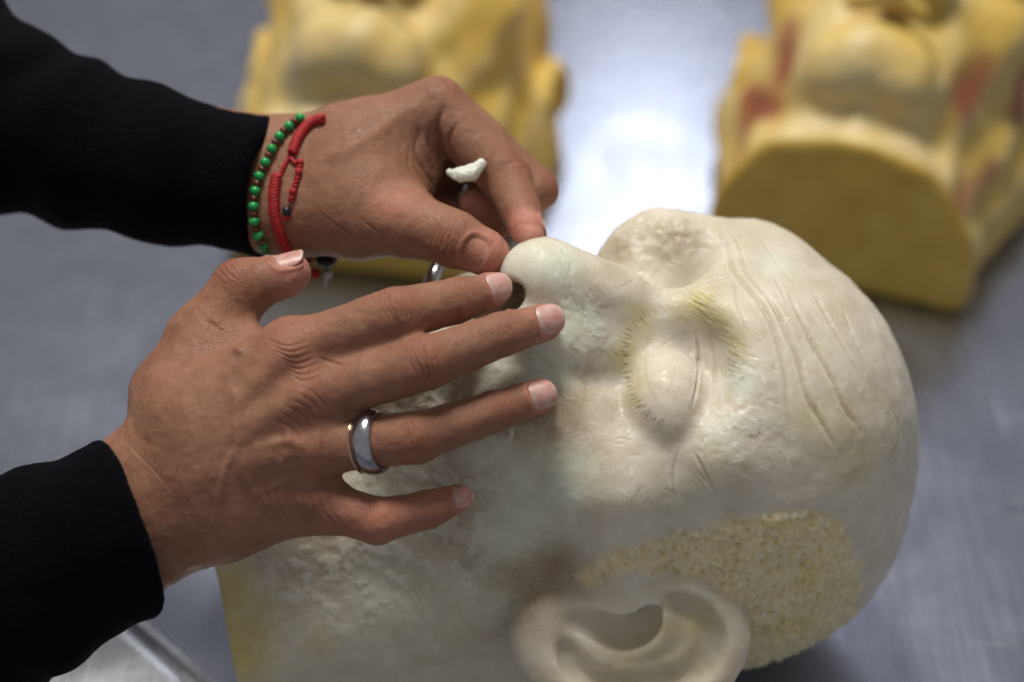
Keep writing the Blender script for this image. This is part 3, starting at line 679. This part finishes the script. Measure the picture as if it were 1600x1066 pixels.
def far_hand():
    q = P
    g = Clay(np.min([q(230, 430, 73), q(230, 300, 66), q(900, 430, 64), q(300, 430, 64)], 0) - 2.2, np.max([q(230, 100, 76), q(900, 100, 76), q(900, 300, 66)], 0) + 1.2, .09)
    c = g.cone
    for dy, dd in ((-42, .3), (0, 0), (42, -.2)): c(q(250, 262 + dy, 71 + dd), q(450, 292 + dy, 70.3 + dd), 1.75, 1.45, .8)
    c(q(450, 250, 70.6), q(560, 235, 70.4), 1.5, 1.75, 1.0); c(q(450, 292, 70.3), q(560, 290, 69.8), 1.45, 2.0, 1.0); c(q(450, 335, 70.1), q(560, 335, 69.2), 1.45, 1.55, 1.0)
    c(q(560, 235, 70.4), q(680, 168, 70.3), 1.75, 1.12, .9)                # index metacarpal
    c(q(560, 250, 72), q(690, 190, 72.3), 1.7, 1.1, .9); c(q(560, 270, 73), q(660, 225, 74), 1.6, 1.0, .9)
    c(q(560, 290, 70.0), q(628, 262, 70.2), 1.9, 1.05, .9)                 # web between thumb and index
    c(q(628, 262, 70.2), q(676, 215, 70.6), 1.0, .75, .5); c(q(640, 300, 70.0), q(668, 265, 70.4), .9, .55, .5)
    c(q(560, 335, 69.2), q(630, 348, 68.2), 1.5, 1.22, .8)
    ix = dict(j=[(q(684, 168, 70.3), 1.06), (q(792, 282, 69.4), .93), (q(815, 332, 68.3), .74), (q(824, 358, 67.6), .64)], n=unit(R_ + .5 * U_ - .35 * F_), kn=[(1, 'pip'), (2, 'dip'), (0, 'mcp')], nail=(.8, .7), nn=unit(R_ + .1 * U_ + .1 * F_), amp=.8)
    md = dict(j=[(q(705, 178, 72.2), 1.0), (q(838, 297, 71.5), .86), (q(778, 345, 70.8), .68), (q(740, 318, 70.4), .56)], n=unit(R_ - .2 * F_), kn=[(1, 'pip')], amp=.4)
    rg = dict(j=[(q(670, 215, 74), 1.0), (q(790, 320, 74), .82), (q(740, 360, 73.4), .66), (q(690, 330, 73), .6)], n=unit(R_), kn=[])
    pk = dict(j=[(q(640, 250, 75), .9), (q(735, 335, 75.4), .72), (q(690, 372, 75), .6), (q(650, 345, 74.5), .5)], n=unit(R_), kn=[])
    for f in (ix, md, rg, pk):
        J = f['j']; c(J[0][0], J[1][0], J[0][1], J[1][1], .4)
        c(J[1][0], J[2][0], J[1][1] * .98, J[2][1], .12); c(J[2][0], J[3][0], J[2][1], J[3][1], .12)
    c(q(824, 358, 67.6), q(830, 374, 67.1), .64, .5, .1)
    c(q(600, 300, 74), q(705, 285, 75.8), 2.0, 1.7, .5)  # extra mass behind the palm, added to block light from the hollow
    th = dict(j=[(q(560, 335, 69.2), 1.5), (q(632, 348, 68.2), 1.2), (q(712, 374, 67.5), 1.04), (q(760, 396, 67.2), .78)], n=unit(-F_ * .8 - U_ * .25 + .1 * R_), nn=unit(-F_ * .85 - U_ * .15 - R_ * .1), nail=(.98, .78), off=-.22, kn=[(2, 'ip')], amp=1.1)
    J = th['j']; c(J[1][0], J[2][0], 1.2, 1.02, .4); c(J[2][0], J[3][0], 1.0, .82, .25); c(J[3][0] , J[3][0] + unit(J[3][0] - J[2][0]) * .18 + F_ * .15, .78, .66, .2)
    c(q(640, 325, 68.8), q(600, 300, 69.2), .8, 1.2, .7)
    g.cut(P(215, 300, 71), -R_, .1)
    V, Q = g.mesh()
    folds = [([(694, 170), (683, 195), (686, 225), (690, 262), (682, 288)], .10, .16), ([(712, 195), (700, 220), (708, 250)], .07, .10), ([(655, 205), (650, 240), (668, 275), (690, 300)], .09, .07), ([(640, 230), (640, 262), (660, 292), (684, 310)], .07, .05),
             ([(668, 185), (664, 215), (674, 250)], .07, .06), ([(520, 350), (560, 372), (600, 380)], .05, .03), ([(500, 330), (540, 362), (580, 372)], .04, .02), ([(560, 340), (600, 368), (640, 376)], .04, .02), ([(740, 160), (760, 190)], .05, .02)]
    veins = [([(500, 250), (560, 225), (640, 170)], .25, .05), ([(672, 178), (662, 220), (672, 255)], .13, .10)]
    return finish_hand('far_hand', V, Q, [ix, md, rg, pk, th], person, veins, folds, [((618, 318), 1.0, .5), ((820, 350), .9, .5), ((775, 400), .7, .4), ((740, 315), .8, .4)])
hand_f, TF = far_hand()
print('far hand', round(time.time() - T0, 1))

# ---------------------------------------------------------------- sleeves
def sleeve(name, pts, cut_p, cut_n, folds, seed, extra=(), ribs=None, amp=1):
    A = np.array([p for p, r in pts]); R = max(r for p, r in pts)
    lo, hi = A.min(0) - R - 1, A.max(0) + R + 1
    g = Clay(lo, hi, .17)
    g.chain(pts, .6)
    for a, b, ra, rb in extra: g.cone(a, b, ra, rb, 1.2)
    g.cut(cut_p, cut_n, .35)
    ax = unit(pts[-1][0] - pts[-2][0]); e = pts[-1]
    g.cone(e[0] - ax * 3.5, e[0] + ax * 3, e[1] * .80, e[1] * .88, .25, '-')
    V, Q = g.mesh(); V = smooth(V, Q, 3); me = subdivide(raw('sleeve', V, Q)); V = verts(me); N = norms(me)
    
    D = .10 * fbm(V, .45, 3, seed) + .02 * fbm(V, 3, 3, seed + 1)
    s = (V - pts[-1][0]) @ ax; 
    D += amp * .22 * np.sin(s * 2.0 + 3.5 * noise(V, .22, seed + 2)) * ss(-2.5, -6, s) * (.5 + .5 * noise(V, .3, seed + 3))
    dc = (V - cut_p) @ unit(cut_n)
    D += .07 * np.exp(-((dc + .35) / .3) ** 2) - .015 * np.exp(-((dc + 2.6) / .10) ** 2)
    w = V - pts[-1][0]; b1 = unit(np.cross(ax, U_)); b2 = np.cross(ax, b1); an = np.arctan2(w @ b1, w @ b2)
    D += .004 * np.sin(an * 70) * (1 - ss(-2.5, -2.6, dc) * 0) * (dc > -2.55)
    setv(me, V + N * D[:, None])
    return link('sleeve', me, KNIT, person)
sleeve('near', [(P(-260, 1010, 69), 4.6), (P(-60, 945, 67), 4.1), (P(60, 890, 65.8), 3.5), (P(205, 822, 65.0), 3.05), (P(290, 785, 64.8), 2.9)], P(212, 820, 64.9), unit(R_ * .95 + U_ * .33 - F_ * -.35), [], 5)
sleeve('far', [(P(-330, 60, 74), 4.6), (P(-80, 150, 72.5), 4.0), (P(60, 205, 72), 3.35), (P(250, 262, 71), 2.85), (P(405, 292, 70.5), 2.5), (P(470, 306, 70.4), 2.4)], P(430, 294, 70.5), unit(R_ * .97 - U_ * .14 - F_ * .30), [], 15,
       extra=[(P(-140, -60, 74), P(-30, -10, 73), 3.0, .9)], amp=1.3)
print('sleeves', round(time.time() - T0, 1))

# ---------------------------------------------------------------- the two yellow casts behind
def cast_head(px, py, yaw, label, seed, reds, creams, s=1.0):
    g = Clay((-13.6, -12, -5.2), (13, 12, 13), .25)
    c, e = g.cone, g.ell
    e((3.6, 0, 0.0), (8.6, 7.6, 8.2), 0); e((-3.2, 0, 3.0), (6.8, 6.2, 5.6), 1.5)
    for k in (-1, 1):
        c((-1.0, k * 6.3, 0.0), (-6.0, k * 5.6, 0.6), 1.5, 1.4, 1.5); c((-6.0, k * 5.2, .8), (-9.4, k * 1.6, 6.2), 1.4, 1.5, 1.2)
        e((-1.4, k * 4.7, 5.4), (2.4, 2.3, 2.2), 1.2); c((2.6, k * 5.2, 6.4), (2.5, k * 1.2, 8.2), .9, .8, 1.3)
        c((-2.5, k * 7.2, -2.0), (2.4, k * 7.8, -2.0), 1.1, 1.3, 1.5)                   # ear
        c((-1.4, k * 7.2, -1.5), (-12, k * 3.4, 2.4), 1.0, .75, .9)                      # neck muscle
        c((-6.5, k * 5.6, -2.6), (-2, k * 7.6, -3.0), 2.2, 1.8, 1.5)
    face_parts(g)
    e((-8.7, 0, 7.2), (1.7, 2.9, 1.5), 1.0)
    c((-3, 0, -2.4), (-16, 0, -2.6), 6.7, 7.1, 1.8)
    
    for k in (-1, 1):
        g.chain([((-2.6, k * 7.8, -1.8), .55), ((-1.6, k * 8.1, .2), .5), ((1.0, k * 8.3, .6), .55), ((2.6, k * 8.3, -.8), .6), ((2.0, k * 8.1, -2.8), .55)], .5); e((.2, k * 8.6, -1.0), (1.3, .8, 1.0), .4, '-')
    g.cut(np.array([-12.6, 0, 0]), np.array([-1., 0, 0]), .35); g.cut(np.array([0, 0, -4.6]), np.array([0, 0, -1.]), .15)
    V, Q = g.mesh(); V = smooth(V, Q, 3)
    st = np.sin(np.arctan2(V[:, 2] + 2, V[:, 1]) * 17 + 2 * noise(V, .25, seed)) * ss(-12.3, -11.3, V[:, 0]) * ss(3, -2, V[:, 0])
    front = V[:, 0] < -12.35
    me0 = raw('c', V, Q); N = norms(me0)
    V2 = V + N * ((.12 * st) + .12 * fbm(V, .6, 3, seed))[:, None]
    C = np.empty((len(V), 3)); C[:] = (.67, .475, .11)
    def tint(mask, col): C[:] = C + np.clip(mask, 0, 1)[:, None] * (np.array(col) - C)
    tint(ss(-.1, .4, fbm(V, .35, 3, seed + 3)) * .6, (.66, .53, .24)); tint(ss(.1, .4, -fbm(V, .5, 3, seed + 5)) * .6, (.52, .34, .06))
    tint(ss(.2, .9, st) * .35, (.68, .58, .36))
    for p, R, a in creams: tint(a * np.exp(-((V - p) ** 2).sum(1) / R ** 2), (.70, .61, .38))
    for a, b, w_ in reds:
        d, t = line_dist(V, np.array([a, (np.array(a) + b) / 2, b], float), w_ * 3); tint(1.0 * np.exp(-(d / w_) ** 4) * (d < 8), (.27, .075, .04))
    tint(front * 1.0, (.62, .42, .075)); tint(front * ss(-.1, .4, fbm(V, .5, 3, seed + 9)) * .4, (.68, .49, .14))
    B = on_table(px, py); a = math.radians(yaw); h = np.array([math.sin(a), math.cos(a), 0]); l = np.array([-math.cos(a), math.sin(a), 0])
    W = B + s * ((V2[:, :1] + 12.6) * h + V2[:, 1:2] * l + (V2[:, 2:3] + 4.62) * np.array([0, 0, 1.]))
    me = raw('yellow_cast_head', W, Q); paint(me, C)
    return tag(link('cast_head', me, YWAX), label, 'cast head', 'yellow head casts lying behind the wax head')
cast_head(1298, 450, 20, 'yellow cast head at the upper right with mustard neck cut and red brown muscle streaks', 3,
          [((-6, 6.4, 1.5), (-9, 4.5, 3), 1.1), ((-5, 4.5, 5.2), (-7.6, 4.2, 4.6), 1.2), ((-5, -4.5, 5.2), (-7.6, -4.2, 4.6), 1.2), ((-12, 6.2, 1.5), (-8, 6.2, 1.6), .5), ((-12.2, -6.0, 2), (-8, -7.0, 1.5), .9), ((1, -7, 2), (-3, -7.2, 1.5), .7)],
          [((-12, 2, 5.4), 3.2, .8), ((-12, -3, 5.0), 2.4, .7), ((-10, 0, 6.4), 1.6, .6), ((-6, 3, 7.5), 2.5, .4)])
cast_head(548, 428, 11, 'yellow cast head lying behind the hands with greyish cream patches under its chin', 23,
          [((-1, 7.6, 1), (-4, 7, 2), .3)],
          [((-11.5, 3, 5.2), 3.0, .95), ((-8, 1, 7.5), 3.2, .5), ((-11, -1, 5.6), 2.0, .6)])
print('casts', round(time.time() - T0, 1))

# ---------------------------------------------------------------- tool, shaving, bracelets, ring
tool = empty('carving_tool', P(660, 470, 70.6)); tag(tool, 'slim steel carving tool held between thumb and index finger', 'carving tool')
L = catmull([P(738, 268, 68.8), P(733, 277, 71.2), P(722, 300, 73.2), P(698, 380, 72.2), P(676, 436, 71.0), P(640, 520, 70.9), P(610, 600, 71.2)], 6)
tube('shaft', L[4:], np.interp(np.linspace(0, 1, len(L) - 4), [0, .3, .45, .6, 1], [.12, .16, .25, .30, .30]), mat_steel('tool_steel', (.6, .62, .64), .22), tool, 14)
tube('blade', L[:6], np.linspace(.05, .13, 6), bpy.data.materials['tool_steel'], tool, 10)
g = Clay(P(728, 268, 68.7) - 1.6, P(728, 268, 68.7) + 1.6, .035)
g.chain([(P(703, 269, 68.5), .13), (P(718, 273, 68.4), .25), (P(736, 270, 68.4), .28), (P(752, 257, 68.5), .18)], .1); g.cone(P(720, 262, 68.1), P(742, 258, 68.1), .12, .12, .12, '-')
V, Q = g.mesh(); N = norms(raw('x', V, Q)); V = V + N * (.05 * fbm(V, 3.5, 4, 5) + .03 * ss(0, .3, fbm(V, 9, 2, 6)))[:, None]
me = raw('wax_shaving', V, Q); paint(me, np.full((len(V), 3), 1.) * (.80, .84, .78))
tag(link('wax_shaving', me, mat_wax('fresh_wax', .4, .5, .6)), 'small curled white wax shaving on the end of the carving tool', 'wax shaving')
def crumb(px, py, r, seed, label):
    h, n = cast(TREE, px, py); rs = np.random.RandomState(seed)
    import bmesh
    bm = bmesh.new(); bmesh.ops.create_icosphere(bm, subdivisions=1, radius=r)
    for v in bm.verts: v.co *= rs.uniform(.6, 1.25); v.co.z *= .6; v.co += Vector(h + n * r * .45)
    for v in bm.verts: v.co *= CM
    me = bpy.data.meshes.new('wax_crumb'); bm.to_mesh(me); bm.free()
    paint(me, np.full((len(me.vertices), 3), 1.) * (.86, .88, .84)); tag(link('wax_crumb', me, bpy.data.materials['fresh_wax']), label, 'wax crumb', 'loose crumbs of wax on the head')
crumb(1192, 957, .16, 1, 'tiny square white wax crumb on the pitted hair patch right of the ear')
crumb(1208, 958, .09, 2, 'tiny flat wax crumb beside the square crumb on the hair patch')
crumb(1150, 598, .0901, 3, 'tiny wax crumb on the greenish white patch above the closed eye')

green = simple('green_glass', (.015, .36, .085), .22); brown_b = simple('brown_bead', (.11, .028, .018), .3); redm = simple('red_cord', (.42, .008, .012), .65); blackb = simple('black_bead', (.012, .012, .02), .25)
silver = simple('silver', (.62, .63, .66), .25, 1.0); gold = simple('rose_gold', (.75, .48, .34), .22, 1.0); steelr = simple('ring_metal', (.52, .53, .57), .22, 1.0)
def sphere_me(name, r, mat, seg=14, flat=1.0):
    V = []; F = []
    for i in range(1, seg // 2 + 2):
        t = math.pi * (i - .5) / (seg // 2 + 1)
        for j in range(seg): V.append((r * math.sin(t) * math.cos(2 * math.pi * j / seg), r * math.sin(t) * math.sin(2 * math.pi * j / seg), flat * r * math.cos(t)))
    rows = seg // 2 + 1
    for i in range(rows - 1):
        for j in range(seg): F.append((i * seg + j, (i + 1) * seg + j, (i + 1) * seg + (j + 1) % seg, i * seg + (j + 1) % seg))
    F.append(tuple(range(seg))); F.append(tuple((rows - 1) * seg + j for j in range(seg))[::-1])
    me = bpy.data.meshes.new(name); me.from_pydata([tuple(np.array(v) * CM) for v in V], [], F); me.polygons.foreach_set('use_smooth', [True] * len(F)); me.materials.append(mat); return me
def put(name, me, p, axis, parent):
    o = bpy.data.objects.new(name, me); S.collection.objects.link(o); o.parent = parent
    o.matrix_parent_inverse = parent.matrix_world.inverted(); o.location = np.array(p) * CM; o.rotation_euler = Vector(axis).to_track_quat('Z', 'Y').to_euler(); return o
def on_hand(T, px, py, off):
    h, n = cast(T, px, py)
    return None if h is None else h + n * off
def resample(L, step):
    s = np.concatenate([[0], np.cumsum(np.linalg.norm(np.diff(L, axis=0), axis=1))]); q = np.arange(0, s[-1], step)
    return np.stack([np.interp(q, s, L[:, k]) for k in range(3)], 1)
def wrap(pts, off, back, T=TF):
    A = [on_hand(T, x, y, off) for x, y in pts]; A = [a for a in A if a is not None]
    return catmull(np.array(A + [P(*b) for b in back]), 10)
bb = empty('bead_bracelet', P(425, 300, 70)); tag(bb, 'bracelet of round green beads and smaller brown beads at the cuff of the far wrist', 'bracelet')
Lb = wrap([(470, 190), (458, 198), (444, 210), (431, 227), (420, 249), (409, 273), (401, 302), (399, 328), (401, 349), (406, 365), (412, 378)], .16, [(424, 399, 70.2), (455, 405, 71.4), (485, 370, 72.6), (495, 300, 73.0), (492, 235, 72.6), (482, 200, 71.6)])
Rb = resample(Lb, .285); mg = sphere_me('green_bead', .205, green, 14, .86); mb_ = sphere_me('brown_bead', .165, brown_b, 12, .8)
for i, p in enumerate(Rb):
    a = Rb[min(i + 1, len(Rb) - 1)] - Rb[max(i - 1, 0)]
    put('green_bead' if i % 2 == 0 else 'brown_bead', mg if i % 2 == 0 else mb_, p, a, bb)
tube('elastic', Lb, .035, blackb, bb, 6)
rb = empty('cord_bracelet', P(440, 300, 70)); tag(rb, 'red braided cord bracelet with sliding knot and small black end bead', 'bracelet')
def braid(name, L, R, parent, strands=3, pitch=.95, rr=None):
    L = resample(L, .05) if len(L) > 1 else L; T = np.gradient(L, axis=0); T /= np.linalg.norm(T, axis=1)[:, None]; u = unit(np.cross(T[0], F_)); rr = rr or R * .52
    for k in range(strands):
        A = []; w_ = u.copy()
        for i in range(len(L)):
            w_ = unit(w_ - (w_ @ T[i]) * T[i]); v = np.cross(T[i], w_); ph = 2 * math.pi * (i * .05 / pitch + k / strands)
            A.append(L[i] + R * .55 * (math.cos(ph) * w_ + math.sin(ph) * v))
        tube(name, np.array(A), rr, redm, parent, 7)
arc = wrap([(508, 189), (492, 193), (476, 205), (465, 222), (457, 242)], .12, []); braid('braid', arc, .20, rb, 4, .5)
braid('braid', wrap([(434, 275), (430, 300), (430, 325), (433, 345), (438, 362), (444, 378)], .12, []), .21, rb, 4, .5)
tube('cord', wrap([(454, 244), (446, 258), (440, 270), (436, 280)], .05, []), .085, redm, rb, 8)
tube('cord', wrap([(455, 248), (463, 256), (471, 252)], .08, []), .085, redm, rb, 8)
tube('cord', wrap([(444, 378), (449, 388)], .10, [(458, 404, 70.6), (480, 406, 71.4), (505, 370, 72.6), (512, 290, 73), (512, 225, 72.3), (510, 196, 71.4)]), .2, redm, rb, 8)
braid('cord', wrap([(470, 254), (469, 266), (464, 284), (459, 301), (455, 317)], .08, []), .12, rb, 2, .3)
kn = sphere_me('knot', .15, redm, 10)
for x, y in ((470, 255), (468, 270), (459, 300), (449, 340)): put('knot', kn, on_hand(TF, x, y, .1), (1, 0, 0), rb)
put('end_bead', sphere_me('end_bead', .18, blackb), on_hand(TF, 450, 330, .14), (0, 0, 1), rb)
ch = empty('bracelet_charm', P(510, 420, 71)); tag(ch, 'black and silver charm with a red bead hanging below the far wrist', 'charm')
put('black_stone', sphere_me('black_stone', .42, blackb, 16, .6), P(510, 405, 71.2), (0, 0, 1), ch)
put('silver_ball', sphere_me('silver_ball', .17, silver), P(513, 428, 71.0), (0, 0, 1), ch); tube('silver_pendant', [P(510, 416, 71.1), P(511, 432, 71), P(508, 448, 71)], [.05, .09, .05], silver, ch)
put('red_bead', sphere_me('red_bead', .22, redm), P(492, 428, 70.8), (0, 0, 1), ch)
# ring
ra, rb_ = P(480, 702, 64.0), P(650, 684, 63.6); axr = unit(rb_ - ra); c0 = ra + (rb_ - ra) * .60
def band(name, c, ax, prof, mat, parent, seg=56):
    u = unit(np.cross(ax, F_)); v = np.cross(ax, u); V = []; F = []; n = len(prof)
    for j in range(seg):
        a = 2 * math.pi * j / seg
        for x, r in prof: V.append((c + ax * x + r * (math.cos(a) * u + math.sin(a) * v)) * CM)
    for j in range(seg):
        for i in range(n): F.append((j * n + i, j * n + (i + 1) % n, ((j + 1) % seg) * n + (i + 1) % n, ((j + 1) % seg) * n + i))
    me = bpy.data.meshes.new(name); me.from_pydata([tuple(v) for v in V], [], F); me.polygons.foreach_set('use_smooth', [True] * len(F)); me.update()
    return link(name, me, mat, parent)
rg = empty('finger_ring', c0); tag(rg, 'polished dark silver ring with thin rose gold edge on the near hand', 'ring')
axt = unit(axr - .30 * F_)
band('silver_band', c0, axt, [(-.34, .92), (-.34, 1.0), (-.26, 1.085), (-.08, 1.14), (.12, 1.14), (.30, 1.085), (.38, 1.0), (.38, .92)], steelr, rg)
band('gold_edge', c0, axt, [(-.47, .92), (-.47, 1.02), (-.41, 1.07), (-.35, 1.02), (-.35, .92)], gold, rg)

# ---------------------------------------------------------------- steel tray under the near arm
A, B = on_table(200, 968), on_table(318, 1070); dr = unit(B - A); nr = unit(np.cross([0, 0, 1.], dr))
if (nr @ (on_table(60, 1060) - A)) < 0: nr = -nr
tr = empty('steel_tray', A); tag(tr, 'shallow steel tray with rolled rim under the near sleeve', 'tray')
pts = [A - dr * 16, A + dr * 26, A + dr * 26 + nr * 30, A - dr * 16 + nr * 30]
up = np.array([0, 0, 1.]); cen = sum(pts) / 4
tm = mat_steel('tray_steel', (.58, .60, .64), .26)
prof = [(0, .42), (-.10, .47), (-.22, .46), (-.30, .38), (-.28, .30), (-.10, .24), (.05, .02), (.45, .02), (.75, .30), (1.2, .36)]
V = []; F = []
for k, p in enumerate(pts):
    dgn = unit(cen - p) * 1.35
    for o, z in prof: V.append((p + dgn * o + up * (z + .02)) * CM)
n = len(prof)
for k in range(4):
    for i in range(n - 1): a, b = k * n + i, ((k + 1) % 4) * n + i; F.append((a, b, b + 1, a + 1))
F.append(tuple(k * n + n - 1 for k in range(4)))
me = bpy.data.meshes.new('tray_body'); me.from_pydata([tuple(v) for v in V], [], F); me.update()
link('tray_body', me, tm, tr)
tube('rim', [p + up * .44 for p in pts] + [pts[0] + up * .44], .09, tm, tr, 10, False)

# ---------------------------------------------------------------- table
def plane(name, pts, mat):
    me = bpy.data.meshes.new(name); me.from_pydata([tuple(np.array(p) * CM) for p in pts], [], [tuple(range(len(pts)))]); return link(name, me, mat)
tb = plane('table_top', [(-90, -80, 0), (110, -80, 0), (110, 190, 0), (-90, 190, 0)], STEEL); tag(tb, kind='structure')
print('done', round(time.time() - T0, 1))
